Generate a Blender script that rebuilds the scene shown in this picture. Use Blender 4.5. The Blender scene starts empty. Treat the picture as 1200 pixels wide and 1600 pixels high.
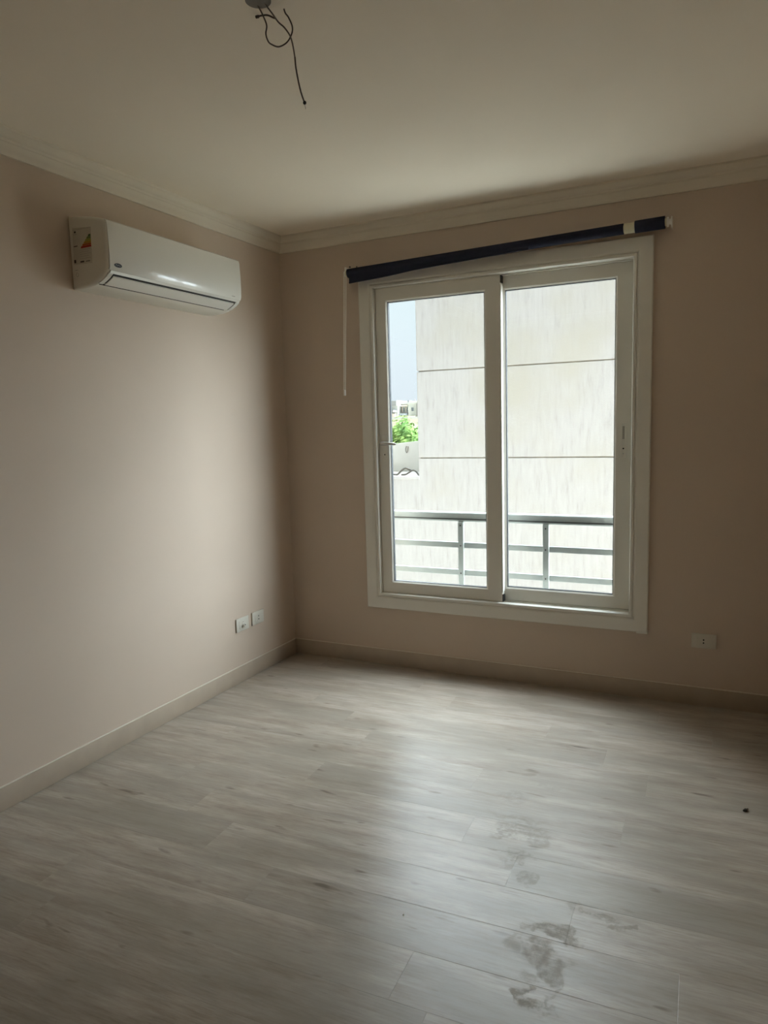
import bpy, bmesh, math, random
from mathutils import Vector, Matrix, noise

random.seed(7)
S = bpy.context.scene
COL = S.collection

# ------------------------------------------------------------------ camera
CAM_F = Vector((-0.43375562, 0.89314869, -0.11891792))
CAM_R = Vector((0.90062002, 0.43374902, -0.02730142))
CAM_U = Vector((-0.0271963, 0.11894201, 0.99252867))
cam_data = bpy.data.cameras.new('camera')
cam_data.sensor_fit = 'AUTO'
cam_data.sensor_width = 36.0
cam_data.lens = 1123.03 / 1600.0 * 36.0
cam_data.clip_start = 0.02
cam_data.clip_end = 800
cam = bpy.data.objects.new('camera', cam_data)
COL.objects.link(cam)
M = Matrix.Identity(4)
for i in range(3):
    M[i][0], M[i][1], M[i][2] = CAM_R[i], CAM_U[i], -CAM_F[i]
M[0][3], M[1][3], M[2][3] = 2.6173, -3.9717, 1.5
cam.matrix_world = M
S.camera = cam

# ------------------------------------------------------------------ sky, sun, exposure
world = bpy.data.worlds.new('sky')
S.world = world
world.use_nodes = True
wn, wl = world.node_tree.nodes, world.node_tree.links
wn.clear()
w_out = wn.new('ShaderNodeOutputWorld')
w_bg = wn.new('ShaderNodeBackground')
w_tc = wn.new('ShaderNodeTexCoord')
w_sep = wn.new('ShaderNodeSeparateXYZ')
w_ramp = wn.new('ShaderNodeValToRGB')
wl.new(w_tc.outputs['Generated'], w_sep.inputs[0])
wl.new(w_sep.outputs['Z'], w_ramp.inputs[0])
wl.new(w_ramp.outputs[0], w_bg.inputs[0])
wl.new(w_bg.outputs[0], w_out.inputs[0])
e = w_ramp.color_ramp.elements
e[0].position = 0.0
e[0].color = (0.76, 0.84, 0.92, 1)
e[1].position = 0.30
e[1].color = (0.80, 0.98, 1.0, 1)
m_ = e.new(0.09)
m_.color = (0.80, 0.90, 0.97, 1)
SKY_STRENGTH = 1.1
w_bg.inputs[1].default_value = SKY_STRENGTH

sun_data = bpy.data.lights.new('sun', 'SUN')
sun_data.energy = 56.0
sun_data.angle = math.radians(130)
sun_data.color = (0.82, 0.92, 1.0)
sun = bpy.data.objects.new('sun', sun_data)
COL.objects.link(sun)
SUN_AZ, SUN_EL = math.radians(54), math.radians(28)
SUN_DIR = Vector((math.cos(SUN_AZ) * math.cos(SUN_EL), math.sin(SUN_AZ) * math.cos(SUN_EL), math.sin(SUN_EL)))
sun.rotation_euler = SUN_DIR.to_track_quat('Z', 'Y').to_euler()
sun.location = (8, 4, 12)

S.view_settings.view_transform = 'Standard'
S.view_settings.look = 'None'
S.view_settings.gamma = 1.0
S.view_settings.use_curve_mapping = False
S.view_settings.exposure = 0.0
S.cycles.use_denoising = True
S.cycles.max_bounces = 14
S.cycles.diffuse_bounces = 8
S.cycles.transparent_max_bounces = 16
S.cycles.caustics_reflective = False
S.cycles.sample_clamp_indirect = 4.0

# ------------------------------------------------------------------ material helpers
class NT:
    def __init__(self, name):
        self.m = bpy.data.materials.new(name)
        self.m.use_nodes = True
        self.n, self.l = self.m.node_tree.nodes, self.m.node_tree.links
        self.n.clear()
        self.out = self.n.new('ShaderNodeOutputMaterial')
        self.b = self.n.new('ShaderNodeBsdfPrincipled')
        self.l.new(self.b.outputs[0], self.out.inputs[0])

    def node(self, t, **kw):
        nd = self.n.new(t)
        for k, v in kw.items():
            setattr(nd, k, v)
        return nd

    def link(self, a, b):
        self.l.new(a, b)

    def math(self, op, a, b=None, c=None, clamp=False):
        nd = self.n.new('ShaderNodeMath')
        nd.operation = op
        nd.use_clamp = clamp
        for i, v in enumerate((a, b, c)):
            if v is None:
                continue
            if isinstance(v, (int, float)):
                nd.inputs[i].default_value = v
            else:
                self.l.new(v, nd.inputs[i])
        return nd.outputs[0]

    def mix(self, fac, a, b, mode='MIX'):
        nd = self.n.new('ShaderNodeMix')
        nd.data_type = 'RGBA'
        nd.blend_type = mode
        for idx, v in ((0, fac), (6, a), (7, b)):
            if isinstance(v, (int, float)):
                nd.inputs[idx].default_value = v
            elif isinstance(v, tuple):
                nd.inputs[idx].default_value = (*v, 1)
            else:
                self.l.new(v, nd.inputs[idx])
        return nd.outputs[2]

    def noise(self, vec, scale, detail=3, rough=0.55):
        nd = self.n.new('ShaderNodeTexNoise')
        nd.inputs['Scale'].default_value = scale
        nd.inputs['Detail'].default_value = detail
        nd.inputs['Roughness'].default_value = rough
        if vec is not None:
            self.l.new(vec, nd.inputs['Vector'])
        return nd.outputs[0]

    def mapping(self, vec, scale=(1, 1, 1), loc=(0, 0, 0), rot=(0, 0, 0)):
        nd = self.n.new('ShaderNodeMapping')
        nd.inputs['Scale'].default_value = scale
        nd.inputs['Location'].default_value = loc
        nd.inputs['Rotation'].default_value = rot
        self.l.new(vec, nd.inputs['Vector'])
        return nd.outputs[0]

    def ramp(self, fac, stops):
        nd = self.n.new('ShaderNodeValToRGB')
        el = nd.color_ramp.elements
        el[0].position, el[0].color = stops[0][0], (*stops[0][1], 1)
        el[1].position, el[1].color = stops[-1][0], (*stops[-1][1], 1)
        for p, c in stops[1:-1]:
            x = el.new(p)
            x.color = (*c, 1)
        self.l.new(fac, nd.inputs[0])
        return nd.outputs[0]

    def bump(self, h, strength, dist=0.01):
        nd = self.n.new('ShaderNodeBump')
        nd.inputs['Strength'].default_value = strength
        nd.inputs['Distance'].default_value = dist
        self.l.new(h, nd.inputs['Height'])
        self.l.new(nd.outputs[0], self.b.inputs['Normal'])


def simple(name, col, rough=0.6, metal=0.0, var=0.05, scale=8.0, bump=0.0, spec=0.5, coat=0.0):
    t = NT(name)
    pos = t.node('ShaderNodeNewGeometry').outputs['Position']
    n = t.noise(pos, scale, 4)
    dark = tuple(c * (1 - var) for c in col)
    lite = tuple(min(1, c * (1 + var)) for c in col)
    c = t.ramp(n, [(0.3, dark), (0.7, lite)])
    t.link(c, t.b.inputs['Base Color'])
    t.b.inputs['Roughness'].default_value = rough
    t.b.inputs['Metallic'].default_value = metal
    t.b.inputs['Specular IOR Level'].default_value = spec
    t.b.inputs['Coat Weight'].default_value = coat
    if bump:
        t.bump(t.noise(pos, scale * 12, 3), bump, 0.002)
    return t.m


M_wall = simple('beige_wall_paint', (0.565, 0.465, 0.375), 0.75, var=0.015, scale=3, bump=0.05, spec=0.3)
M_ceiling = simple('cream_ceiling_paint', (0.88, 0.80, 0.675), 0.85, var=0.01, scale=2, bump=0.03, spec=0.2)
M_cornice = simple('cream_cornice_paint', (0.72, 0.66, 0.55), 0.8, var=0.02, scale=5, spec=0.2)
M_base = simple('greige_skirting', (0.42, 0.345, 0.27), 0.5, var=0.05, scale=9, spec=0.3)
M_caulk = simple('pale_sealant', (0.66, 0.60, 0.50), 0.5, var=0.03)
M_upvc = simple('white_window_plastic', (0.74, 0.72, 0.655), 0.38, var=0.015, scale=5, spec=0.4)
M_gasket = simple('black_rubber_gasket', (0.03, 0.035, 0.04), 0.55, var=0.1)
M_ac = simple('white_glossy_plastic', (0.80, 0.79, 0.74), 0.22, var=0.01, scale=4, spec=0.5, coat=0.3)
M_acside = simple('white_satin_plastic', (0.76, 0.74, 0.67), 0.4, var=0.01, scale=4)
M_dark = simple('dark_cavity', (0.02, 0.019, 0.017), 0.7, var=0.1)
M_navy = simple('navy_blind_fabric', (0.016, 0.018, 0.034), 0.85, var=0.12, scale=30, bump=0.15, spec=0.2)
M_tape = simple('yellowed_white_tape', (0.66, 0.63, 0.45), 0.5, var=0.06, scale=30)
M_whitep = simple('white_plastic_fitting', (0.82, 0.80, 0.74), 0.35, var=0.02)
M_chain = simple('white_bead_chain_plastic', (0.86, 0.84, 0.78), 0.35, var=0.02)
M_socket = simple('white_socket_plastic', (0.63, 0.60, 0.52), 0.35, var=0.01)
M_metal = simple('brushed_steel_handle', (0.50, 0.49, 0.46), 0.35, metal=0.8, var=0.04, scale=20)
M_hole = simple('black_socket_hole', (0.008, 0.007, 0.006), 0.8, var=0.1)
M_cable = simple('brown_cable_sheath', (0.085, 0.058, 0.038), 0.5, var=0.12, scale=40)
M_cableg = simple('grey_beige_cable_sheath', (0.19, 0.15, 0.115), 0.5, var=0.1, scale=40)
M_label = simple('cream_label_paper', (0.60, 0.57, 0.49), 0.5, var=0.03, scale=30)
M_ink = simple('dark_print', (0.05, 0.042, 0.035), 0.6, var=0.1)
M_greyink = simple('grey_print', (0.32, 0.29, 0.25), 0.6, var=0.1)
M_badge = simple('dark_blue_badge', (0.035, 0.045, 0.06), 0.3, var=0.1)
M_badgeline = simple('silver_badge_line', (0.42, 0.44, 0.45), 0.3, var=0.05)
M_rail = simple('grey_aluminium_railing', (0.36, 0.385, 0.375), 0.6, metal=0.15, var=0.06, scale=14)
M_screw = simple('dark_screw', (0.04, 0.04, 0.04), 0.5, var=0.1)
M_ground = simple('sandy_ground', (0.42, 0.38, 0.31), 0.95, var=0.12, scale=0.3)
M_outwall = simple('pale_render_outside', (0.42, 0.40, 0.36), 0.9, var=0.06, scale=2)
M_hose = simple('grey_brown_hose', (0.11, 0.095, 0.075), 0.6, var=0.2, scale=20)
M_trunk = simple('brown_bark', (0.10, 0.07, 0.045), 0.9, var=0.3, scale=12, bump=0.4)
M_bug = simple('dark_brown_crumb', (0.02, 0.015, 0.008), 0.7, var=0.2, scale=60)
M_crumb = simple('pale_crumb', (0.55, 0.5, 0.42), 0.7, var=0.2, scale=60)
M_farw = simple('far_white_render', (0.441, 0.441, 0.424), 0.9, var=0.05, scale=0.4)
M_fargrey = simple('far_grey_render', (0.220, 0.215, 0.215), 0.9, var=0.08, scale=0.4)
M_farpink = simple('far_pink_render', (0.441, 0.369, 0.336), 0.9, var=0.06, scale=0.4)
M_farcream = simple('far_cream_render', (0.627, 0.599, 0.470), 0.9, var=0.05, scale=0.4)
M_farwin = simple('far_window_glass', (0.110, 0.132, 0.154), 0.25, var=0.1, scale=1)
M_farpane = simple('far_window_surround', (0.264, 0.298, 0.331), 0.6, var=0.1, scale=1)


def make_facade():
    t = NT('weathered_concrete_render')
    pos = t.node('ShaderNodeNewGeometry').outputs['Position']
    streak = t.noise(t.mapping(pos, scale=(15, 15, 2.0)), 1.5, 6, 0.68)
    c = t.ramp(streak, [(0.30, (0.350, 0.322, 0.303)), (0.45, (0.418, 0.388, 0.368)), (0.66, (0.450, 0.420, 0.402))])
    blot = t.noise(pos, 1.1, 4)
    c2 = t.mix(t.ramp(blot, [(0.5, (0, 0, 0)), (0.72, (1, 1, 1))]), c, (0.405, 0.370, 0.322))
    spots = t.noise(t.mapping(pos, scale=(14, 14, 8)), 1.2, 3, 0.7)
    c3 = t.mix(t.ramp(spots, [(0.70, (0, 0, 0)), (0.80, (0.8, 0.8, 0.8))]), c2, (0.310, 0.292, 0.272))
    t.link(c3, t.b.inputs['Base Color'])
    t.b.inputs['Roughness'].default_value = 0.9
    t.b.inputs['Specular IOR Level'].default_value = 0.15
    t.bump(t.noise(pos, 40, 4), 0.15, 0.01)
    return t.m


M_facade = make_facade()
M_parapet = simple('pale_parapet_render', (0.80, 0.77, 0.71), 0.9, var=0.08, scale=3)
M_joint = simple('ochre_facade_joint', (0.36, 0.32, 0.25), 0.9, var=0.2, scale=9)


def make_glass():
    t = NT('clear_window_glass')
    t.n.remove(t.b)
    tr = t.node('ShaderNodeBsdfTransparent')
    tr.inputs[0].default_value = (0.97, 0.985, 0.98, 1)
    gl = t.node('ShaderNodeBsdfGlossy')
    gl.inputs['Roughness'].default_value = 0.0
    fr = t.node('ShaderNodeFresnel')
    # both faces of the thin pane reflect like its outer face (no total reflection inside a parallel slab)
    gb = t.node('ShaderNodeNewGeometry').outputs['Backfacing']
    t.link(t.math('MULTIPLY_ADD', gb, 1 / 1.45 - 1.45, 1.45), fr.inputs['IOR'])
    mx = t.node('ShaderNodeMixShader')
    t.link(fr.outputs[0], mx.inputs[0])
    t.link(tr.outputs[0], mx.inputs[1])
    t.link(gl.outputs[0], mx.inputs[2])
    t.link(mx.outputs[0], t.out.inputs[0])
    return t.m


M_glass = make_glass()


def make_leaf():
    t = NT('green_foliage')
    pos = t.node('ShaderNodeNewGeometry').outputs['Position']
    n = t.noise(pos, 1.6, 4, 0.7)
    c = t.ramp(n, [(0.3, (0.060, 0.125, 0.040)), (0.5, (0.12, 0.205, 0.055)), (0.7, (0.22, 0.29, 0.085))])
    t.link(c, t.b.inputs['Base Color'])
    t.b.inputs['Roughness'].default_value = 0.9
    t.b.inputs['Specular IOR Level'].default_value = 0.05
    return t.m


M_leaf = make_leaf()

FA = 0.035                                    # direction of the boards, a little off the wall
STAINS = [  # x, y, half-length, half-width, strength, softness
    (2.195, -2.005, 0.088, 0.030, 1.00, 0.25),
    (2.100, -2.020, 0.022, 0.028, 0.80, 0.35),
    (2.160, -2.100, 0.050, 0.060, 0.85, 0.45),
    (2.085, -2.100, 0.022, 0.045, 0.55, 0.5),
    (2.205, -2.160, 0.045, 0.040, 0.80, 0.5),
    (2.155, -2.215, 0.030, 0.030, 0.50, 0.6),
    (2.185, -2.280, 0.048, 0.028, 1.00, 0.40),
    (2.240, -2.200, 0.010, 0.110, 0.60, 0.5),
    (2.290, -1.880, 0.070, 0.016, 0.85, 0.45),
    (2.365, -1.905, 0.042, 0.020, 0.90, 0.4),
    (2.215, -1.860, 0.020, 0.022, 0.50, 0.6),
    (1.960, -1.520, 0.120, 0.050, 0.75, 0.6),
    (1.900, -1.570, 0.055, 0.050, 0.80, 0.5),
    (2.035, -1.560, 0.045, 0.060, 0.65, 0.5),
    (1.985, -1.670, 0.055, 0.045, 0.85, 0.5),
    (2.040, -1.790, 0.035, 0.060, 0.80, 0.5),
    (1.960, -1.740, 0.025, 0.030, 0.6, 0.6),
    (1.930, -1.440, 0.150, 0.030, 0.55, 0.7),
    (1.850, -1.300, 0.075, 0.050, 0.50, 0.7),
    (1.960, -1.160, 0.090, 0.030, 0.35, 0.8),
]


def make_floor_mat():
    t = NT('whitewashed_oak_laminate')
    geo = t.node('ShaderNodeNewGeometry')
    pos = geo.outputs['Position']
    info = t.node('ShaderNodeObjectInfo')
    rnd = info.outputs['Random']
    off = t.node('ShaderNodeCombineXYZ')
    t.link(t.math('MULTIPLY', rnd, 37.0), off.inputs[0])
    t.link(t.math('MULTIPLY', rnd, 91.0), off.inputs[1])
    t.link(t.math('MULTIPLY', rnd, 53.0), off.inputs[2])
    rot = t.mapping(pos, rot=(0, 0, -FA))
    add = t.node('ShaderNodeVectorMath', operation='ADD')
    t.link(rot, add.inputs[0])
    t.link(off.outputs[0], add.inputs[1])
    p = add.outputs[0]
    # long soft bands of grey and cream along the board
    band = t.noise(t.mapping(p, scale=(1.5, 9.0, 1)), 1.7, 6, 0.68)
    grain = t.noise(t.mapping(p, scale=(5.5, 80.0, 1)), 1.5, 6, 0.75)
    patch = t.noise(t.mapping(p, scale=(2.2, 6.0, 1)), 1.0, 3, 0.5)
    c = t.ramp(band, [(0.28, (0.300, 0.245, 0.190)), (0.44, (0.395, 0.335, 0.270)),
                      (0.56, (0.460, 0.400, 0.335)), (0.72, (0.535, 0.478, 0.410))])
    g = t.ramp(grain, [(0.32, (0.70, 0.69, 0.68)), (0.50, (0.98, 0.98, 0.98)), (0.72, (1.12, 1.12, 1.13))])
    c = t.mix(0.8, c, g, 'MULTIPLY')
    pg = t.ramp(patch, [(0.42, (0, 0, 0)), (0.62, (0.6, 0.6, 0.6))])
    c = t.mix(pg, c, (0.315, 0.278, 0.226))
    # sparse knots: short dark dashes
    kn = t.noise(t.mapping(p, scale=(7.0, 26.0, 1)), 1.0, 2, 0.4)
    kr = t.ramp(kn, [(0.695, (0, 0, 0)), (0.79, (0.8, 0.8, 0.8))])
    c = t.mix(kr, c, (0.150, 0.110, 0.080))
    # each board a shade of its own
    bv = t.math('MULTIPLY_ADD', rnd, 0.11, 0.84)
    cmb = t.node('ShaderNodeCombineXYZ')
    for i in range(3):
        t.link(bv, cmb.inputs[i])
    c = t.mix(1.0, c, cmb.outputs[0], 'MULTIPLY')
    # dried water marks and footprints
    sep = t.node('ShaderNodeSeparateXYZ')
    wob = t.node('ShaderNodeTexNoise')
    wob.inputs['Scale'].default_value = 17
    wob.inputs['Detail'].default_value = 4
    t.link(pos, wob.inputs['Vector'])
    wsub = t.node('ShaderNodeVectorMath', operation='SUBTRACT')
    t.link(wob.outputs['Color'], wsub.inputs[0])
    wsub.inputs[1].default_value = (0.5, 0.5, 0.5)
    wsc = t.node('ShaderNodeVectorMath', operation='SCALE')
    t.link(wsub.outputs[0], wsc.inputs[0])
    wsc.inputs['Scale'].default_value = 0.15
    wadd = t.node('ShaderNodeVectorMath', operation='ADD')
    t.link(pos, wadd.inputs[0])
    t.link(wsc.outputs[0], wadd.inputs[1])
    t.link(wadd.outputs[0], sep.inputs[0])
    tot = None
    for (sx, sy, rx, ry, st, soft) in STAINS:
        dx = t.math('DIVIDE', t.math('SUBTRACT', sep.outputs[0], sx), rx)
        dy = t.math('DIVIDE', t.math('SUBTRACT', sep.outputs[1], sy), ry)
        r2 = t.math('ADD', t.math('MULTIPLY', dx, dx), t.math('MULTIPLY', dy, dy))
        v = t.math('DIVIDE', t.math('SUBTRACT', 1.0, r2), soft, clamp=True)
        v = t.math('MULTIPLY', v, st)
        tot = v if tot is None else t.math('MAXIMUM', tot, v)
    fine = t.noise(pos, 42, 5, 0.7)
    fm = t.ramp(fine, [(0.38, (0.1, 0.1, 0.1)), (0.56, (1, 1, 1))])
    stain = t.math('MULTIPLY', tot, fm)
    c = t.mix(t.math('MULTIPLY', stain, 0.62), c, (0.185, 0.160, 0.125))
    t.link(c, t.b.inputs['Base Color'])
    dirt = t.noise(pos, 2.3, 4)
    rr = t.math('MULTIPLY_ADD', dirt, 0.16, 0.25)
    rr = t.math('MULTIPLY_ADD', grain, 0.06, rr)
    rr = t.math('MULTIPLY_ADD', stain, 0.25, rr)
    t.link(rr, t.b.inputs['Roughness'])
    t.b.inputs['Specular IOR Level'].default_value = 0.33
    t.bump(grain, 0.05, 0.002)
    return t.m


M_floor = make_floor_mat()
M_sub = simple('board_joint', (0.13, 0.11, 0.085), 0.9, var=0.1)

# ------------------------------------------------------------------ object helpers
def tag(o, label=None, cat=None, group=None, kind=None):
    if label: o['label'] = label
    if cat: o['category'] = cat
    if group: o['group'] = group
    if kind: o['kind'] = kind
    return o


def empty(name, loc=(0, 0, 0)):
    o = bpy.data.objects.new(name, None)
    o.location = loc
    o.empty_display_size = 0.1
    COL.objects.link(o)
    return o


def wl_(p):
    """world position of a (non-rotated) parent chain"""
    v = Vector((0, 0, 0))
    while p:
        v = v + Vector(p.location)
        p = p.parent
    return v


class MB:
    """collects shapes given in world coordinates into one mesh object"""
    def __init__(self):
        self.bm = bmesh.new()

    def box(self, x0, x1, y0, y1, z0, z1, bev=0.0, seg=2):
        b = bmesh.new()
        bmesh.ops.create_cube(b, size=1)
        for v in b.verts:
            v.co = Vector(((x0 + x1) / 2 + v.co.x * (x1 - x0), (y0 + y1) / 2 + v.co.y * (y1 - y0),
                           (z0 + z1) / 2 + v.co.z * (z1 - z0)))
        if bev:
            bmesh.ops.bevel(b, geom=list(b.edges), offset=bev, segments=seg, affect='EDGES', profile=0.5)
        self.merge(b)
        return self

    def merge(self, b, mat=None):
        me = bpy.data.meshes.new('tmp')
        if mat is not None:
            b.transform(mat)
        b.to_mesh(me)
        b.free()
        self.bm.from_mesh(me)
        bpy.data.meshes.remove(me)

    def poly(self, pts):
        vs = [self.bm.verts.new(p) for p in pts]
        self.bm.faces.new(vs)

    def prism(self, prof, axis, a, b, bev=0.0, seg=3, both=True):
        """prof: list of 2-tuples in the plane normal to axis; extruded from a to b"""
        q = bmesh.new()
        def mk(t, p):
            return {0: (t, p[0], p[1]), 1: (p[0], t, p[1]), 2: (p[0], p[1], t)}[axis]
        A = [q.verts.new(mk(a, p)) for p in prof]
        B = [q.verts.new(mk(b, p)) for p in prof]
        n = len(prof)
        fa = q.faces.new(A)
        fb = q.faces.new(B[::-1])
        for i in range(n):
            q.faces.new((A[i], B[i], B[(i + 1) % n], A[(i + 1) % n]))
        bmesh.ops.recalc_face_normals(q, faces=list(q.faces))
        if bev:
            eds = list(fa.edges) + (list(fb.edges) if both else [])
            bmesh.ops.bevel(q, geom=eds, offset=bev, segments=seg, affect='EDGES', profile=0.5)
        self.merge(q)
        return self

    def cyl(self, p0, p1, r, n=16, r2=None):
        p0, p1 = Vector(p0), Vector(p1)
        q = bmesh.new()
        d = p1 - p0
        bmesh.ops.create_cone(q, cap_ends=True, segments=n, radius1=r, radius2=r if r2 is None else r2, depth=d.length)
        mt = Matrix.Translation((p0 + p1) / 2) @ d.to_track_quat('Z', 'Y').to_matrix().to_4x4()
        self.merge(q, mt)
        return self

    def ball(self, c, r, sub=2, sc=(1, 1, 1)):
        q = bmesh.new()
        bmesh.ops.create_icosphere(q, subdivisions=sub, radius=r)
        self.merge(q, Matrix.Translation(c) @ Matrix.Diagonal((*sc, 1)))
        return self

    def tube(self, pts, r, n=8, smooth=6):
        P = [Vector(p) for p in pts]
        if smooth and len(P) > 2:
            out = []
            for i in range(len(P) - 1):
                a, b, c, d = P[max(i - 1, 0)], P[i], P[i + 1], P[min(i + 2, len(P) - 1)]
                for k in range(smooth):
                    t = k / smooth
                    out.append(0.5 * ((2 * b) + (-a + c) * t + (2 * a - 5 * b + 4 * c - d) * t * t + (-a + 3 * b - 3 * c + d) * t ** 3))
            out.append(P[-1])
            P = out
        rings = []
        up = Vector((0.13, 0.9, 0.2)).normalized()
        for i, p in enumerate(P):
            tan = (P[min(i + 1, len(P) - 1)] - P[max(i - 1, 0)]).normalized()
            s = tan.cross(up)
            if s.length < 1e-4:
                s = tan.cross(Vector((1, 0, 0)))
            s.normalize()
            u = s.cross(tan).normalized()
            up = u
            rr = r[i] if isinstance(r, list) else r
            rings.append([self.bm.verts.new(p + (s * math.cos(k * 2 * math.pi / n) + u * math.sin(k * 2 * math.pi / n)) * rr) for k in range(n)])
        for a, b in zip(rings, rings[1:]):
            for k in range(n):
                self.bm.faces.new((a[k], a[(k + 1) % n], b[(k + 1) % n], b[k]))
        self.bm.faces.new(rings[0][::-1])
        self.bm.faces.new(rings[-1])
        return self

    def ring(self, rect, prof):
        """picture-frame sweep; rect=(x0,x1,z0,z1); prof = closed list of (inward offset, y)"""
        x0, x1, z0, z1 = rect
        loops = []
        for (d, y) in prof:
            loops.append([self.bm.verts.new(c) for c in ((x0 + d, y, z0 + d), (x1 - d, y, z0 + d), (x1 - d, y, z1 - d), (x0 + d, y, z1 - d))])
        n = len(prof)
        fs = []
        for i in range(n):
            a, b = loops[i], loops[(i + 1) % n]
            for k in range(4):
                fs.append(self.bm.faces.new((a[k], a[(k + 1) % 4], b[(k + 1) % 4], b[k])))
        bmesh.ops.recalc_face_normals(self.bm, faces=fs)
        return self

    def build(self, name, mat, parent=None, smooth=None, recalc=True):
        if recalc:
            bmesh.ops.recalc_face_normals(self.bm, faces=list(self.bm.faces))
        me = bpy.data.meshes.new(name)
        o = bpy.data.objects.new(name, me)
        if parent is not None:
            o.parent = parent
            self.bm.transform(Matrix.Translation(-wl_(parent)))
        else:
            # origin at the base centre of the shape
            xs = [v.co for v in self.bm.verts]
            lo = Vector((min(c.x for c in xs), min(c.y for c in xs), min(c.z for c in xs)))
            hi = Vector((max(c.x for c in xs), max(c.y for c in xs), max(c.z for c in xs)))
            org = Vector(((lo.x + hi.x) / 2, (lo.y + hi.y) / 2, lo.z))
            self.bm.transform(Matrix.Translation(-org))
            o.location = org
        self.bm.to_mesh(me)
        self.bm.free()
        me.materials.append(mat)
        if smooth:
            for p in me.polygons:
                p.use_smooth = True
            me.set_sharp_from_angle(angle=math.radians(smooth))
        COL.objects.link(o)
        return o


# ------------------------------------------------------------------ room shell
XR, YF, ZC = 2.84, -4.30, 2.690               # right wall, wall behind the camera, ceiling
WX0, WX1, WZ0, WZ1 = 0.605, 2.197, 0.405, 2.372   # opening in the window wall

tag(MB().box(-0.2, 0.0, YF - 0.2, 0.2, -0.15, ZC + 0.15).build('wall_left', M_wall), kind='structure')
tag(MB().box(XR, XR + 0.2, YF - 0.2, 0.2, -0.15, ZC + 0.15).build('wall_right', M_wall), kind='structure')
tag(MB().box(-0.0, XR, YF - 0.2, YF, -0.15, ZC + 0.15).build('wall_rear', M_wall), kind='structure')
b = MB()
b.box(0.0, WX0, 0.0, 0.2, -0.15, ZC + 0.15)
b.box(WX1, XR, 0.0, 0.2, -0.15, ZC + 0.15)
b.box(WX0, WX1, 0.0, 0.2, -0.15, WZ0)
b.box(WX0, WX1, 0.0, 0.2, WZ1, ZC + 0.15)
tag(b.build('wall_window', M_wall), kind='structure')
tag(MB().box(0.0, XR, YF, 0.0, ZC, ZC + 0.15).build('ceiling', M_ceiling), kind='structure')
floor = tag(MB().box(0.0, XR, YF, 0.0, -0.15, -0.0045).build('floor', M_sub), kind='structure')

# boards: rows 0.19 m wide, running almost parallel to the window wall
def clip(poly, f):
    out = []
    for i in range(len(poly)):
        a, c = poly[i], poly[(i + 1) % len(poly)]
        fa, fc = f(a), f(c)
        if fa >= 0: out.append(a)
        if (fa >= 0) != (fc >= 0):
            t = fa / (fa - fc)
            out.append((a[0] + (c[0] - a[0]) * t, a[1] + (c[1] - a[1]) * t))
    return out


ca, sa = math.cos(FA), math.sin(FA)
def uv2xy(u, v):                               # u along the boards, v across
    return (2.0 + (u - 2.0) * ca - v * sa, -2.424 + (u - 2.0) * sa + v * ca)


JOINTS = {4: 1.80, 3: 2.01, 2: 2.235, 5: 2.33, 6: 1.72, 1: 1.25, 0: 0.55, -1: 1.95, 7: 1.10, 8: 2.2, 9: 0.62}
PW, PL = 0.1895, 1.29
for row in range(-11, 15):
    j0 = JOINTS.get(row, random.uniform(0, PL)) % PL
    for k in range(-1, 4):
        u0, u1 = j0 + (k - 1) * PL, j0 + k * PL
        quad = [uv2xy(u0, row * PW), uv2xy(u1, row * PW), uv2xy(u1, (row + 1) * PW), uv2xy(u0, (row + 1) * PW)]
        for f in (lambda p: p[0] - 0.001, lambda p: XR - 0.001 - p[0], lambda p: p[1] - YF - 0.001, lambda p: -0.001 - p[1]):
            if quad: quad = clip(quad, f)
        if len(quad) < 3: continue
        cx = sum(p[0] for p in quad) / len(quad); cy = sum(p[1] for p in quad) / len(quad)
        area = abs(sum(quad[i][0] * quad[(i + 1) % len(quad)][1] - quad[(i + 1) % len(quad)][0] * quad[i][1] for i in range(len(quad)))) / 2
        if area < 0.002: continue
        def ins(p, d):
            vx, vy = cx - p[0], cy - p[1]
            return (p[0] + math.copysign(min(d, abs(vx)), vx), p[1] + math.copysign(min(d, abs(vy)), vy))
        b = MB()
        n = len(quad)
        low = [b.bm.verts.new((*ins(p, 0.0001), -0.0044)) for p in quad]
        mid = [b.bm.verts.new((*ins(p, 0.0001), -0.0003)) for p in quad]
        top = [b.bm.verts.new((*ins(p, 0.0013), 0.0)) for p in quad]
        for i in range(n):
            j = (i + 1) % n
            b.bm.faces.new((low[i], low[j], mid[j], mid[i]))
            b.bm.faces.new((mid[i], mid[j], top[j], top[i]))
        b.bm.faces.new(top)
        b.bm.faces.new(low[::-1])
        b.build('plank', M_floor, floor)

# skirting boards with a thin line of sealant on top
def skirting(name, kind, x0, x1, y0, y1, parts):
    o = tag(MB().box(x0, x1, y0, y1, 0.0, 0.0955, 0.0025).build(name, M_base, smooth=40), kind='structure')
    MB().box(*parts, 0.0955, 0.0995, 0.001, 1).build('sealant_line', M_caulk, o)
    return o


skirting('baseboard_left', 0, 0.0, 0.013, YF, -0.0135, (0.0, 0.009, YF, -0.0135))
skirting('baseboard_window', 0, 0.0, XR, -0.013, 0.0, (0.0, XR, -0.009, 0.0))
skirting('baseboard_right', 0, XR - 0.013, XR, YF, -0.0135, (XR - 0.009, XR, YF, -0.0135))

# cornice: (distance from wall, height below ceiling)
CP = [(0.0, 0.0), (0.058, 0.0), (0.058, -0.010), (0.053, -0.014), (0.050, -0.024), (0.043, -0.034), (0.036, -0.038),
      (0.034, -0.043), (0.034, -0.047), (0.030, -0.050), (0.027, -0.060), (0.021, -0.072), (0.013, -0.081),
      (0.011, -0.086), (0.011, -0.093), (0.0, -0.093)]


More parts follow.
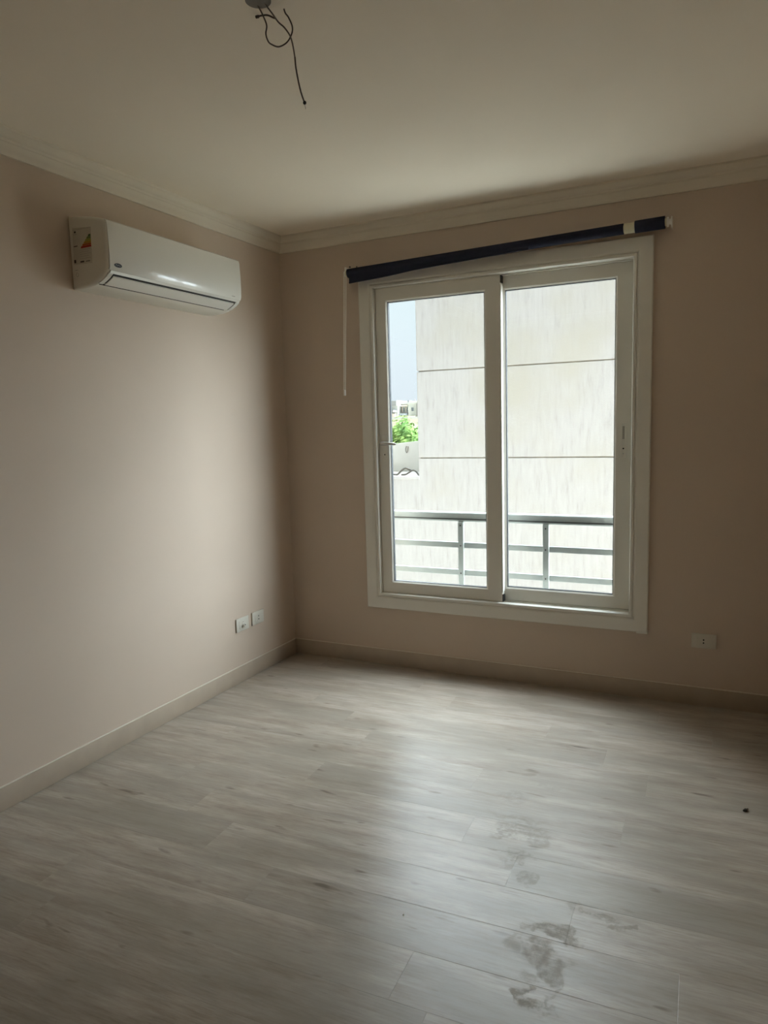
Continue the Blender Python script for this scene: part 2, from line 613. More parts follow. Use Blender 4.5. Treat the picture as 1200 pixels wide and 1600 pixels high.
def cornice(name, path):
    b = MB()
    rings = []
    for (x, y, sx, sy) in path:
        rings.append([b.bm.verts.new((x + sx * d, y + sy * d, ZC + h)) for d, h in CP])
    n = len(CP)
    for a, c in zip(rings, rings[1:]):
        for i in range(n):
            b.bm.faces.new((a[i], a[(i + 1) % n], c[(i + 1) % n], c[i]))
    b.bm.faces.new(rings[0]); b.bm.faces.new(rings[-1][::-1])
    return tag(b.build(name, M_cornice, smooth=35), kind='structure')


cornice('trim_1', [(0, YF, 1, 1), (0, 0, 1, -1)])
cornice('trim_2', [(0, 0, 1, -1), (XR, 0, -1, -1)])
cornice('trim_3', [(XR, 0, -1, -1), (XR, YF, -1, 1)])
cornice('trim_4', [(XR, YF, -1, 1), (0, YF, 1, 1)])

# ------------------------------------------------------------------ window
win = tag(empty('window_1', (1.40, 0.0, 0.366)), kind='structure')
casing = MB().ring((0.565, 2.237, 0.366, 2.412), [(0.0, 0.0), (0.0, -0.016), (0.004, -0.020), (0.062, -0.020), (0.070, -0.016),
                   (0.074, -0.010), (0.078, -0.010), (0.081, -0.018), (0.092, -0.018), (0.096, -0.012), (0.096, 0.0)]).build('casing', M_upvc, win, smooth=30)
# joint where the lower right corner of the casing is lapped
MB().box(2.180, 2.2385, -0.0215, -0.001, 0.360, 0.372, 0.002).build('corner_lap', M_upvc, win)
frame = MB().ring((0.610, 2.192, 0.410, 2.367), [(0.0, 0.002), (0.052, 0.002), (0.052, 0.012), (0.046, 0.012), (0.046, 0.048),
                  (0.052, 0.048), (0.052, 0.056), (0.046, 0.056), (0.046, 0.100), (0.052, 0.100), (0.052, 0.112), (0.0, 0.112)]).build('frame', M_upvc, win)


def sash(rect, glass, yf, yb, name='sash'):
    x0, x1, z0, z1 = rect
    gx0, gx1, gz0, gz1 = glass
    b = MB()
    ym = (yf + yb) / 2
    # four mitre-less members with a sloped glazing bead
    def member(prof_pts):
        pass
    b = MB()
    loops = []
    prof = [(0, yf + 0.003), (0.004 / 1, yf), (0.90, yf), (1.0, yf + 0.007), (1.0, yb - 0.006), (0.92, yb), (0.0, yb)]
    for (t, y) in prof:
        if t == 0.004: t = 0.05
        xs0, xs1 = x0 + (gx0 - x0) * t, x1 + (gx1 - x1) * t
        zs0, zs1 = z0 + (gz0 - z0) * t, z1 + (gz1 - z1) * t
        loops.append([b.bm.verts.new(c) for c in ((xs0, y, zs0), (xs1, y, zs0), (xs1, y, zs1), (xs0, y, zs1))])
    for i in range(len(prof)):
        a, c = loops[i], loops[(i + 1) % len(prof)]
        for k in range(4):
            b.bm.faces.new((a[k], a[(k + 1) % 4], c[(k + 1) % 4], c[k]))
    s = b.build(name, M_upvc, win, smooth=25)
    # rubber gasket around the glass and the pane itself
    MB().ring((gx0 - 0.001, gx1 + 0.001, gz0 - 0.001, gz1 + 0.001),
              [(0, ym - 0.010), (0.0045, ym - 0.010), (0.0045, ym + 0.010), (0, ym + 0.010)]).build('gasket', M_gasket, s)
    MB().box(gx0 + 0.0005, gx1 - 0.0005, ym - 0.003, ym + 0.003, gz0 + 0.0005, gz1 - 0.0005).build('pane', M_glass, s)
    return s


s1 = sash((0.663, 1.436, 0.462, 2.316), (0.738, 1.342, 0.537, 2.232), 0.008, 0.048)
s2 = sash((1.360, 2.140, 0.462, 2.314), (1.448, 2.046, 0.540, 2.236), 0.058, 0.098)
# bright edge strip of the front sash and its black end blocks
MB().box(1.4362, 1.4395, 0.010, 0.047, 0.52, 2.26).build('interlock_strip', M_whitep, s1)
MB().box(1.4362, 1.4420, 0.010, 0.046, 0.464, 0.505).box(1.4362, 1.4420, 0.010, 0.046, 2.270, 2.310).build('brush_block', M_dark, s1)
# lever handle with its rose on the left stile
hb = MB()
hb.box(0.688, 0.720, 0.0045, 0.0082, 1.300, 1.440, 0.0015)
h1 = hb.build('handle_plate', M_upvc, s1, smooth=35)
hb = MB()
hb.cyl((0.703, 0.005, 1.392), (0.703, -0.040, 1.392), 0.011)
hb.tube([(0.700, -0.040, 1.393), (0.720, -0.044, 1.394), (0.755, -0.045, 1.393), (0.800, -0.040, 1.389)], [0.0115] * 7 + [0.010] * 6 + [0.008] * 4 + [0.006] * 2, 10)
hb.build('lever_handle', M_metal, s1, smooth=50)
MB().cyl((0.703, 0.0048, 1.325), (0.703, 0.0038, 1.325), 0.004, 10).build('keyhole', M_hole, s1)
# flush pull recessed in the right stile
MB().box(2.082, 2.106, 0.0545, 0.0600, 1.295, 1.480, 0.0025).build('flush_pull', M_upvc, s2, smooth=35)
MB().box(2.088, 2.099, 0.0538, 0.0560, 1.395, 1.465, 0.001).build('pull_recess', simple('shaded_pull_recess', (0.42, 0.40, 0.35), 0.5), s2)  # shade of the recess painted as a darker tone of the sash plastic
MB().cyl((2.094, 0.0530, 1.345), (2.094, 0.0546, 1.345), 0.0042, 10).build('lock_hole', M_hole, s2)
MB().cyl((2.094, 0.0535, 1.318), (2.094, 0.0546, 1.318), 0.0036, 10).build('lock_screw', M_metal, s2)
MB().box(0.60, 2.20, 0.112, 0.23, 0.385, 0.410, 0.003).build('outer_sill', M_outwall, win)

# ------------------------------------------------------------------ railing outside the window
rail = tag(empty('window_railing', (1.36, 0.26, 0.30)), 'grey metal safety railing across the outside of the window, three bars and posts', 'railing')
b = MB()
b.box(0.34, 2.42, 0.245, 0.300, 0.892, 0.950, 0.010, 3)
top = b.build('top_rail', M_rail, rail, smooth=40)
MB().box(0.34, 2.42, 0.2425, 0.2455, 0.905, 0.912).build('rail_groove', M_screw, top)
for z in (0.7405, 0.565):
    MB().box(0.34, 2.42, 0.262, 0.285, z - 0.018, z + 0.018, 0.003).build('rail', M_rail, rail)
for x in (0.565, 1.100, 1.634, 2.170):
    p = MB().box(x - 0.018, x + 0.018, 0.240, 0.262, 0.34, 0.893, 0.003).build('post', M_rail, rail)
    for z in (0.868, 0.7405, 0.565):
        MB().cyl((x, 0.2405, z), (x, 0.2375, z), 0.0052, 8).build('screw', M_screw, p)
for x in (0.36, 2.40):
    MB().box(x - 0.02, x + 0.02, 0.200, 0.262, 0.55, 0.94, 0.003).build('wall_bracket', M_rail, rail)

# ------------------------------------------------------------------ air conditioner
ac = tag(empty('air_conditioner', (0.0, -1.175, 2.127)), 'white split air conditioner mounted high on the left wall', 'air conditioner')
Y0, Y1 = -1.640, -0.712
PR = [(0.0, 2.439), (0.06, 2.432), (0.124, 2.422), (0.165, 2.412), (0.203, 2.401), (0.216, 2.393), (0.2195, 2.380),
      (0.2225, 2.321), (0.2235, 2.250), (0.2215, 2.205), (0.2165, 2.190), (0.206, 2.176), (0.190, 2.163), (0.165, 2.149), (0.135, 2.137),
      (0.10, 2.130), (0.06, 2.127), (0.0, 2.127)]


def inset(p, d):
    c = (0.10, 2.285)
    out = []
    for i, q in enumerate(p):
        a, c2 = p[i - 1], p[(i + 1) % len(p)]
        tx, tz = c2[0] - a[0], c2[1] - a[1]
        L = math.hypot(tx, tz) or 1
        nx, nz = tz / L, -tx / L
        if (c[0] - q[0]) * nx + (c[1] - q[1]) * nz < 0: nx, nz = -nx, -nz
        out.append((q[0] + nx * d, q[1] + nz * d))
    return out


IN = inset(PR, 0.004)
body_prof = PR[:5] + IN[5:14] + PR[14:]
body_prof = [(max(x, 0.0), z) for x, z in body_prof]
MB().prism(body_prof, 1, Y0, Y1, 0.016, 4).build('body', M_acside, ac, smooth=50)


def shell(idx0, idx1, depth, ya, yb, name, mat, parent, bev=0.003, off=0.0):
    o = inset(PR, -off) if off else PR
    i_ = inset(PR, depth)
    prof = o[idx0:idx1 + 1] + i_[idx0:idx1 + 1][::-1]
    return MB().prism(prof, 1, ya, yb, bev, 2).build(name, mat, parent, smooth=38)


panel = shell(4, 10, 0.0055, Y0 + 0.009, Y1 - 0.006, 'front_panel', M_ac, ac, 0.004, 0.0004)
MB().prism([(0.2190, 2.1885), (0.2100, 2.1780), (0.2020, 2.1830), (0.2110, 2.1930)], 1, Y0 + 0.016, Y1 - 0.014, 0.002, 1).build('panel_lip', M_ac, panel, smooth=40)
shell(10, 14, 0.0065, Y0 + 0.035, Y1 - 0.038, 'outlet_cavity', M_dark, ac, 0.001, -0.0022)
# louvre flap, leaving a dark slot above and a thin one below
lp = [(0.2010, 2.1680), (0.188, 2.1595), (0.165, 2.1472), (0.1475, 2.1400), (0.146, 2.1450), (0.163, 2.1520), (0.186, 2.1645), (0.1990, 2.1725)]
MB().prism(lp, 1, Y0 + 0.045, Y1 - 0.047, 0.0015, 1).build('louvre', M_ac, ac, smooth=40)
MB().prism([(0.1465, 2.1414), (0.1400, 2.1385), (0.1385, 2.1440), (0.1450, 2.1465)], 1, Y0 + 0.020, Y1 - 0.060).build('lower_seam', M_dark, ac)
for ya, yb in ((Y0 + 0.012, Y0 + 0.036), (Y1 - 0.039, Y1 - 0.012)):
    MB().prism([(0.2100, 2.1765), (0.1920, 2.1625), (0.166, 2.1482), (0.146, 2.1408), (0.144, 2.1450), (0.162, 2.1530), (0.188, 2.1680), (0.206, 2.1820)], 1, ya, yb, 0.001, 1).build('outlet_cheek', M_ac, ac, smooth=40)
# oval badge and small display print on the front
def on_front(y, z):
    for a, c in zip(PR, PR[1:]):
        if a[1] >= z >= c[1] and a[0] > 0.15:
            t = (a[1] - z) / max(1e-6, a[1] - c[1])
            return a[0] + (c[0] - a[0]) * t + 0.0012
    return 0.222


def oval(yc, zc, ry, rz, lift, th=0.0008, n=28):
    q = MB()
    A = [q.bm.verts.new((on_front(0, zc + math.sin(2 * math.pi * k / n) * rz) + lift, yc + math.cos(2 * math.pi * k / n) * ry, zc + math.sin(2 * math.pi * k / n) * rz)) for k in range(n)]
    B = [q.bm.verts.new(v.co - Vector((th + lift, 0, 0))) for v in A]
    q.bm.faces.new(A); q.bm.faces.new(B[::-1])
    for k in range(n):
        q.bm.faces.new((A[k], B[k], B[(k + 1) % n], A[(k + 1) % n]))
    return q


bd = oval(-1.586, 2.214, 0.021, 0.0085, 0.0012).build('badge', M_badge, panel)
q = MB()
q.tube([(on_front(0, 2.214) + 0.0016, -1.601, 2.2135), (on_front(0, 2.216) + 0.0016, -1.596, 2.2165), (on_front(0, 2.213) + 0.0016, -1.590, 2.2125),
        (on_front(0, 2.216) + 0.0016, -1.584, 2.2160), (on_front(0, 2.213) + 0.0016, -1.578, 2.2125), (on_front(0, 2.215) + 0.0016, -1.571, 2.2150)], 0.0008, 5)
q.build('badge_script', M_badgeline, ac)
for k in range(4):
    MB().box(0.2212, 0.2224, -0.800 + k * 0.007, -0.7965 + k * 0.007, 2.2000, 2.2032).build('printed_mark', M_greyink, panel)
# energy label on the near end
ye = Y0
lab = MB().prism([(0.022, 2.230), (0.134, 2.226), (0.138, 2.374), (0.028, 2.383)], 1, ye - 0.0006, ye + 0.001).build('energy_label', M_label, ac)
tag(lab, 'cream energy rating sticker on the end of the unit')
cols = [(0.06, 0.13, 0.03), (0.16, 0.22, 0.04), (0.36, 0.34, 0.06), (0.48, 0.27, 0.03), (0.46, 0.11, 0.02), (0.42, 0.03, 0.015)]
for k, c in enumerate(cols):
    z1 = 2.3455 - k * 0.0088
    xl = 0.116 - k * 0.0092
    MB().prism([(xl, z1 - 0.0082), (xl + 0.004, z1), (0.1325, z1 + 0.0006), (0.1335, z1 - 0.0076)], 1, ye - 0.0010, ye - 0.0004).build(
        'rating_bar', simple('rating_bar_colour', c, 0.5, var=0.03), lab)
for (a, c, d, f_, m) in ((0.037, 0.047, 2.360, 2.368, M_ink), (0.030, 0.052, 2.3035, 2.3075, M_ink), (0.026, 0.037, 2.236, 2.250, M_ink),
                        (0.062, 0.085, 2.2345, 2.2410, M_ink), (0.095, 0.120, 2.2355, 2.2385, M_ink),
                        (0.032, 0.052, 2.3535, 2.3550, M_greyink), (0.028, 0.136, 2.3725, 2.3735, M_greyink)):
    MB().box(a, c, ye - 0.0011, ye - 0.0004, d, f_).build('printed_mark', m, lab)
for k in range(5):
    MB().box(0.062, 0.128 - (k % 2) * 0.01, ye - 0.0010, ye - 0.0004, 2.286 - k * 0.009, 2.2870 - k * 0.009).build('printed_line', M_greyink, lab)
MB().box(0.026, 0.044, ye - 0.0008, ye + 0.001, 2.205, 2.2070).build('moulded_mark', M_greyink, ac)
q = MB()
q.tube([(0.030, ye - 0.0006, 2.186), (0.038, ye - 0.0006, 2.196), (0.046, ye - 0.0006, 2.186), (0.038, ye - 0.0006, 2.178), (0.030, ye - 0.0006, 2.186)], 0.0009, 5)
q.build('end_mark', M_greyink, ac)

# ------------------------------------------------------------------ roller blind above the window
bl = tag(empty('roller_blind', (1.40, -0.06, 2.41)), 'rolled-up navy roller blind hanging unevenly above the window with white cord', 'roller blind')


def bz(x):                                     # the tube sags towards its left end
    t = (x - 0.53) / 1.765
    return 2.4085 + 0.0435 * t


def roll(x0, x1, r0, name, mat):
    q = MB()
    pts = [(x0 + (x1 - x0) * i / 12, -0.062, bz(x0 + (x1 - x0) * i / 12)) for i in range(13)]
    q.tube(pts, r0, 20, 0)
    return q.build(name, mat, bl, smooth=50)


tube_core = roll(0.512, 2.300, 0.0185, 'roller_tube', M_tape)
roll(0.524, 2.098, 0.0262, 'fabric_roll', M_navy)
roll(2.152, 2.292, 0.0300, 'fabric_roll', M_navy)
MB().tube([(2.100, -0.062, bz(2.10)), (2.126, -0.062, bz(2.126)), (2.150, -0.062, bz(2.15))], 0.0252, 20, 0).build('tape_wrap', M_tape, bl, smooth=50)
# loose fabric and its hem, hanging lower towards the left end
q = MB()
hem = [(0.540, 2.3455), (0.62, 2.350), (0.76, 2.357), (0.96, 2.3745), (1.20, 2.386), (1.45, 2.3965), (1.62, 2.4040)]
for off in (0,):
    A = [q.bm.verts.new((x, -0.0855, bz(x) + 0.006)) for x, z in hem]
    B = [q.bm.verts.new((x, -0.084, z)) for x, z in hem]
    A2 = [q.bm.verts.new((x, -0.0815, bz(x) + 0.006)) for x, z in hem]
    B2 = [q.bm.verts.new((x, -0.080, z)) for x, z in hem]
    for i in range(len(hem) - 1):
        for f in ((A[i], A[i + 1], B[i + 1], B[i]), (A2[i], B2[i], B2[i + 1], A2[i + 1]), (A[i], A2[i], A2[i + 1], A[i + 1]), (B[i], B[i + 1], B2[i + 1], B2[i])):
            q.bm.faces.new(f)
    q.bm.faces.new((A[0], B[0], B2[0], A2[0])); q.bm.faces.new((A[-1], A2[-1], B2[-1], B[-1]))
fl = q.build('loose_fabric', M_navy, bl)
MB().tube([(x, -0.082, z + 0.0045) for x, z in hem], 0.0050, 8, 0).build('hem', M_navy, fl, smooth=60)
# end fittings
q = MB()
q.box(0.504, 0.512, -0.070, 0.0, 2.402, 2.446, 0.002)
q.cyl((0.502, -0.062, bz(0.51)), (0.524, -0.062, bz(0.52)), 0.0165)
q.build('chain_bracket', M_whitep, bl, smooth=40)
MB().cyl((0.5055, -0.001, 2.4585), (0.5055, -0.006, 2.4585), 0.005, 10).build('screw', M_screw, bl)
MB().cyl((0.552, -0.001, 2.4550), (0.552, -0.004, 2.4550), 0.004, 10).build('screw', M_screw, bl)
q = MB()
q.cyl((2.300, -0.062, bz(2.30)), (2.309, -0.062, bz(2.30)), 0.0235, 20)
q.cyl((2.309, -0.062, bz(2.30)), (2.320, -0.062, bz(2.30)), 0.014, 16)
q.cyl((2.320, -0.062, bz(2.30)), (2.325, -0.062, bz(2.30)), 0.024, 20)
q.box(2.3205, 2.3245, -0.074, 0.0, bz(2.3) - 0.024, bz(2.3) + 0.024, 0.002)
q.build('end_bracket', M_whitep, bl, smooth=40)
# bead chain, two strands side by side
q = MB()
for s_ in (-1, 1):
    z = 2.398
    k = 0
    while z > 1.712:
        t = (2.398 - z) / 0.69
        q.ball((0.505 - 0.029 * t + s_ * (0.0050 - 0.0020 * t), -0.066 + s_ * 0.003, z), 0.0033, 1, (1, 1, 1.1))
        z -= 0.0058
ch = q.build('bead_chain', M_chain, bl, smooth=60)
ch['kind'] = 'stuff'
MB().tube([(0.5105 - 0.0025, -0.063, 2.40), (0.494, -0.063, 2.05), (0.4800, -0.063, 1.712)], 0.0009, 5, 0).tube(
    [(0.5000, -0.069, 2.40), (0.488, -0.069, 2.05), (0.4730, -0.069, 1.712)], 0.0009, 5, 0).build('chain_cord', M_chain, bl)
MB().cyl((0.4765, -0.066, 1.718), (0.4765, -0.066, 1.690), 0.0068, 12, 0.0072).ball((0.4765, -0.066, 1.7185), 0.0068, 2).build('chain_weight', M_chain, bl, smooth=50)

# ------------------------------------------------------------------ wall sockets
def plate_left(yc, zc, name, label, kind):
    t = tag(empty(name, (0.0, yc, zc)), label, 'wall socket')
    h, w = 0.040, 0.0595
    MB().box(0.0, 0.0095, yc - w, yc + w, zc - h, zc + h, 0.003).build('cover_plate', M_socket, t, smooth=40)
    MB().box(0.009, 0.0112, yc - 0.036, yc + 0.036, zc - 0.0235, zc + 0.0235, 0.0012).build('module', M_socket, t, smooth=40)
    if kind == 'aerial':
        MB().box(0.0110, 0.0125, yc - 0.0115, yc + 0.0115, zc - 0.022, zc + 0.022, 0.0006).build('centre_insert', M_socket, t)
        q = MB()
        q.cyl((0.012, yc, zc - 0.002), (0.028, yc, zc - 0.002), 0.0072, 16)
        q.cyl((0.012, yc, zc - 0.002), (0.016, yc, zc - 0.002), 0.0100, 16)
        q.build('aerial_connector', M_whitep, t, smooth=40)
        MB().cyl((0.0278, yc, zc - 0.002), (0.0284, yc, zc - 0.002), 0.0040, 12).build('connector_hole', M_hole, t)
        MB().cyl((0.0112, yc, zc + 0.0145), (0.0130, yc, zc + 0.0145), 0.0028, 10).build('screw', M_greyink, t)
    else:
        MB().box(0.0110, 0.0125, yc - 0.0115, yc + 0.0115, zc - 0.022, zc + 0.022, 0.0006).build('centre_insert', M_socket, t)
        for dz in (-0.0095, 0.0095):
            MB().cyl((0.0120, yc, zc + dz), (0.0129, yc, zc + dz), 0.0040, 12).build('socket_hole', M_hole, t)
    return t


plate_left(-0.576, 0.346, 'aerial_socket', 'white rectangular aerial socket plate with protruding round connector, low on the left wall', 'aerial')
plate_left(-0.420, 0.348, 'power_socket', 'white power socket plate with two holes, low on the left wall nearest the corner', 'power')
t = tag(empty('power_socket', (2.513, 0.0, 0.349)), 'white power socket plate low on the window wall, right of the window', 'wall socket')
xc, zc = 2.5125, 0.3475
MB().box(xc - 0.0590, xc + 0.0590, -0.0095, 0.0, zc - 0.0385, zc + 0.0385, 0.003).build('cover_plate', M_socket, t, smooth=40)
MB().box(xc - 0.036, xc + 0.036, -0.0112, -0.009, zc - 0.0225, zc + 0.0225, 0.0012).build('module', M_socket, t, smooth=40)
MB().box(xc - 0.034, xc - 0.013, -0.0124, -0.011, zc - 0.0205, zc + 0.0205, 0.0006).build('blank_insert', M_socket, t)
for dz in (-0.0085, 0.0075):
    MB().cyl((xc - 0.001, -0.0110, zc + dz), (xc - 0.001, -0.0121, zc + dz), 0.0040, 12).build('socket_hole', M_hole, t)

# ------------------------------------------------------------------ loose wires hanging from the ceiling
wr = tag(empty('ceiling_wires', (1.40, -2.10, ZC)), 'loose looped brown wires hanging from the ceiling outlet, no lamp fitted', 'wiring')
q = MB()
q.cyl((1.394, -2.166, ZC + 0.010), (1.394, -2.166, ZC - 0.006), 0.036, 24)
q.build('ceiling_outlet', simple('dull_grey_outlet', (0.16, 0.145, 0.12), 0.7), wr, smooth=40)
MB().tube([(1.380, -2.150, ZC - 0.004), (1.376, -2.12, 2.675), (1.375, -2.10, 2.656), (1.371, -2.10, 2.634), (1.378, -2.10, 2.612), (1.391, -2.10, 2.600), (1.414, -2.10, 2.589), (1.441, -2.10, 2.594),
           (1.458, -2.10, 2.612), (1.461, -2.10, 2.632), (1.450, -2.10, 2.658), (1.440, -2.10, 2.672), (1.436, -2.10, 2.684)], 0.0021, 8).build('looped_wire', M_cable, wr, smooth=60)
MB().tube([(1.402, -2.150, ZC - 0.004), (1.404, -2.115, 2.675), (1.418, -2.105, 2.652), (1.438, -2.105, 2.632), (1.456, -2.106, 2.606), (1.463, -2.104, 2.580), (1.466, -2.10, 2.548)],
          0.0021, 8).build('hanging_wire', M_cableg, wr, smooth=60)
MB().tube([(1.466, -2.10, 2.549), (1.468, -2.10, 2.520), (1.474, -2.10, 2.484), (1.482, -2.10, 2.450), (1.491, -2.10, 2.424)], 0.0023, 8).build('hanging_wire', M_cable, wr, smooth=60)
MB().ball((1.4925, -2.10, 2.421), 0.0050, 2, (1, 1, 1.1)).build('wire_connector', M_hole, wr, smooth=60)
MB().tube([(1.4925, -2.10, 2.418), (1.495, -2.10, 2.404)], 0.0008, 5, 0).build('bare_strand', M_greyink, wr)
MB().tube([(1.347, -2.105, 2.6835), (1.362, -2.105, 2.683), (1.382, -2.104, 2.6795), (1.398, -2.10, 2.671), (1.403, -2.10, 2.668)], 0.0024, 8).build('short_wire', M_cable, wr, smooth=60)
MB().cyl((1.343, -2.105, 2.684), (1.352, -2.105, 2.683), 0.0042, 10).build('wire_end', M_cable, wr, smooth=50)

# ------------------------------------------------------------------ specks on the floor
def speck(x, y, s, name, mat, label, cat, tall=0.6):
    q = bmesh.new()
    bmesh.ops.create_icosphere(q, subdivisions=2, radius=s)
    for v in q.verts:
        f = 1 + 0.5 * noise.noise(v.co * (1.4 / s) + Vector((x, y, 0)) * 9)
        v.co = Vector((v.co.x * f * 1.5, v.co.y * f * 0.8, max(0, v.co.z * f * tall + s * tall * 0.8)))
    b = MB(); b.merge(q, Matrix.Translation((x, y, 0)) @ Matrix.Rotation(0.5 - x, 4, 'Z'))
    return tag(b.build(name, mat, smooth=50), label, cat)


speck(2.702, -1.051, 0.0085, 'crumb', M_bug, 'small dark brown crumb lying alone on the floor at the right', 'crumb')
speck(1.742, -2.112, 0.0030, 'chip', M_crumb, 'tiny pale chip on the floorboards left of the dried water marks', 'crumb', 0.5)

# ------------------------------------------------------------------ neighbouring building
nb = tag(empty('neighbouring_building', (3.0, 6.0, -8.0)), 'tall pale rendered building with horizontal joints close outside the window', 'building')
FX = -0.775
TOPZ = 4.30
ys = [-8.0, -5.2, -3.1, -1.05, 0.085, 1.105, 2.128, 3.15, TOPZ]
for z0, z1 in zip(ys, ys[1:]):
    MB().box(FX, 4.0, 4.0, 9.5, z0 + 0.006, z1 - 0.006, 0.006, 1).build('wall_band', M_facade, nb)
MB().box(FX + 0.02, 3.98, 4.02, 9.48, -8.0, TOPZ - 0.02).build('joint_core', M_joint, nb)
MB().box(-6.5, FX + 0.01, 4.0, 5.15, -8.0, 0.872, 0.006, 1).build('low_block', M_facade, nb)
MB().box(-6.5, FX + 0.01, 3.99, 4.06, 0.845, 0.885, 0.006, 1).build('block_edge', M_facade, nb)
# parapet behind the low block; its top falls away to the left
q = MB()
q.prism([(-6.5, -8.0), (FX + 0.01, -8.0), (FX + 0.01, 1.33), (-1.21, 1.288), (-1.60, 1.25), (-6.5, 0.95)], 1, 5.15, 5.40, 0.004, 1)
q.build('parapet', M_parapet, nb)
MB().tube([(-1.437, 5.145, 1.215), (-1.447, 5.135, 1.17), (-1.435, 5.135, 1.125), (-1.418, 5.135, 1.15), (-1.412, 5.145, 1.21)], 0.006, 6).build('wall_hook', M_greyink, nb, smooth=60)

hp = tag(empty('hose', (-1.0, 4.25, 0.88)), 'grey-brown hose looping along the low ledge of the neighbouring building', 'hose')
MB().tube([(-1.60, 4.14, 0.901), (-1.22, 4.10, 0.901), (-1.14, 4.09, 0.900), (-1.09, 4.08, 0.903), (-1.045, 4.09, 0.945), (-0.995, 4.10, 0.976), (-0.955, 4.11, 0.962), (-0.925, 4.12, 0.945)], 0.0115, 8).build('hose_length', M_hose, hp, smooth=60)
MB().tube([(-1.03, 4.06, 0.899), (-0.975, 4.06, 0.903), (-0.935, 4.07, 0.925), (-0.885, 4.08, 0.952), (-0.840, 4.07, 0.938), (-0.805, 4.05, 0.908), (-0.795, 4.04, 0.898)], 0.0105, 8).build('hose_length', M_hose, hp, smooth=60)

# ------------------------------------------------------------------ tree
tr = tag(empty('tree', (-6.9, 17.2, -8.0)), 'bushy green tree beyond the neighbouring building parapet, in front of distant houses', 'tree')
q = MB()
q.tube([(-6.9, 17.2, -8.0), (-6.95, 17.2, -5.5), (-6.8, 17.1, -3.2), (-6.9, 17.1, -1.2)], [0.28 - 0.006 * i for i in range(19)], 10)
for a in range(6):
    an = a * 1.05
    q.tube([(-6.85, 17.1, -3.0), (-6.85 + math.cos(an) * 0.9, 17.1 + math.sin(an) * 0.9, -1.6), (-6.85 + math.cos(an) * 1.7, 17.1 + math.sin(an) * 1.7, -0.2)], [0.12 - 0.008 * i for i in range(13)], 7)
q.build('trunk', M_trunk, tr, smooth=60)
lumps = []
for i in range(34):
    an, rr, zz = random.uniform(0, 6.283), random.uniform(0.2, 2.3), random.uniform(-2.2, 1.05)
    sc = math.sqrt(max(0.1, 1 - ((zz + 0.5) / 2.3) ** 2))
    lumps.append((Vector((-6.95 + math.cos(an) * rr * sc, 17.2 + math.sin(an) * rr * sc, zz - 0.15)), random.uniform(0.45, 0.8)))
lumps += [(Vector((-7.35, 16.2, 1.0)), 0.62), (Vector((-6.5, 16.3, 1.1)), 0.66), (Vector((-7.0, 15.6, 0.6)), 0.7), (Vector((-6.2, 16.0, 0.7)), 0.6)]
q = MB()
vs, fs = [], []
for c, r in lumps:
    for k in range(420):
        d = Vector((random.gauss(0, 1), random.gauss(0, 1), random.gauss(0, 1))).normalized()
        p = c + d * r * random.uniform(0.80, 1.06)
        nrm = (d + Vector((random.gauss(0, .5), random.gauss(0, .5), random.gauss(0, .5) + .4))).normalized()
        s = random.uniform(0.05, 0.10)
        a = nrm.orthogonal().normalized() * s
        bq = nrm.cross(a).normalized() * s * 0.55
        i0 = len(vs)
        vs += [p - a, p + bq + nrm * s * 0.1, p + a, p - bq + nrm * s * 0.1]
        fs.append((i0, i0 + 1, i0 + 2, i0 + 3))
me = bpy.data.meshes.new('leaves')
me.from_pydata([tuple(v - Vector(tr.location)) for v in vs], [], fs)
me.materials.append(M_leaf)
lv = bpy.data.objects.new('leaves', me); lv.parent = tr; lv['kind'] = 'stuff'
COL.objects.link(lv)
q = MB()
for c, r in lumps:
    w = bmesh.new()
    bmesh.ops.create_icosphere(w, subdivisions=2, radius=r * 0.72)
    for v in w.verts:
        v.co *= 1 + 0.22 * noise.noise(v.co * 3.1 + c * 2)
    q.merge(w, Matrix.Translation(c))
cr = q.build('crown', M_leaf, tr, recalc=False)
cr['kind'] = 'stuff'

# ------------------------------------------------------------------ distant houses
def house(name, label, x0, x1, y0, y1, z1, mat, wins=(), extras=()):
    t = tag(empty(name, ((x0 + x1) / 2, (y0 + y1) / 2, -8.0)), label, 'building')
    MB().box(x0, x1, y0, y1, -8.0, z1).build('wall', mat, t)
    MB().box(x0 + 0.01, x1 - 0.01, y0 - 0.12, y1 + 0.1, z1 - 0.12, z1 + 0.08).build('roof_edge', M_farw, t)
    for (xa, xb, za, zb) in wins:
        w = MB().ring((xa, xb, za, zb), [(0, y0 - 0.08), (0.07, y0 - 0.08), (0.07, y0 + 0.02), (0, y0 + 0.02)]).build('window', M_farw, t)
        MB().box(xa + 0.06, xb - 0.06, y0 - 0.03, y0 + 0.02, za + 0.06, zb - 0.06).build('pane', M_farwin, w)
    for (nm, m, bb) in extras:
        MB().box(*bb).build(nm, m, t)
    return t


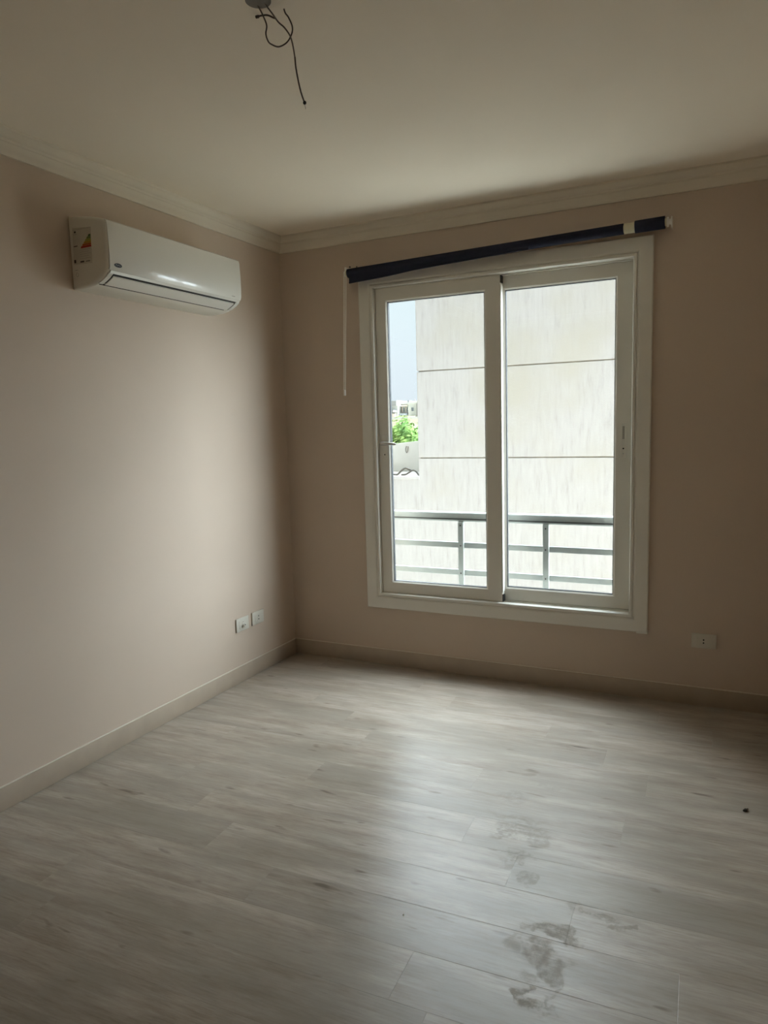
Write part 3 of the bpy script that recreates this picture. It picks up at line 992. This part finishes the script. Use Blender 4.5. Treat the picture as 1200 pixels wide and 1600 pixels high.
house('apartment_house', 'distant house with grey upper storey at the left of the window view', -34.6, -31.25, 70, 78, 4.20, M_farw,
      [(-32.0, -31.5, 2.85, 3.25)],
      [('upper_storey', M_fargrey, (-34.4, -31.27, 69.7, 76, 3.72, 4.22)), ('balcony', M_fargrey, (-33.6, -31.35, 69.0, 70, 2.98, 3.22)),
       ('balcony_wall', M_farpink, (-33.8, -31.27, 69.2, 69.5, 2.40, 2.80))])
house('apartment_house', 'distant pink-topped house with tall windows in the middle of the window view', -31.2, -30.25, 71, 78, 3.98, M_farpink,
      [(-31.05, -30.75, 2.95, 3.58), (-30.62, -30.35, 2.95, 3.58)],
      [('awning', M_farcream, (-31.15, -30.27, 70.4, 71, 3.62, 3.74)), ('balcony', M_farpane, (-31.1, -30.3, 70.2, 71, 2.62, 2.84)),
       ('roof_tank', M_fargrey, (-30.95, -30.7, 72, 73, 4.02, 4.30))])
house('apartment_house', 'distant pale house with square window beside the facade edge', -30.2, -28.95, 70.5, 78, 4.00, M_farw,
      [(-29.85, -29.40, 2.98, 3.52)],
      [('aerial_mast', M_fargrey, (-29.62, -29.56, 71, 71.06, 4.0, 4.42)), ('doorway', M_fargrey, (-29.15, -28.98, 70.4, 70.55, 2.6, 3.9)),
       ('porch', M_farcream, (-29.9, -29.1, 69.8, 70.5, 2.28, 2.52))])
house('apartment_house', 'distant grey house mostly hidden behind the facade edge', -28.9, -25.5, 70, 78, 4.1, M_fargrey,
      [(-28.6, -28.0, 2.7, 3.6), (-27.2, -26.6, 2.7, 3.6)])
house('boundary_wall', 'long cream wall behind the green tree, below the distant houses', -40, -20, 60, 60.4, 1.95 + 0.28, M_farcream)

tag(MB().box(-160, 160, 0.6, 300, -8.3, -8.0).build('ground', M_ground), kind='structure')
# unseen pale slab added below the sill to bounce daylight onto the ceiling
M_bounce = simple('pale_light_bounce', (0.80, 0.77, 0.70), 0.9, var=0.05, scale=2)
tag(MB().box(-6.5, 9.0, 0.21, 3.985, -1.2, -1.0).build('floor_light_bounce', M_bounce), kind='structure')
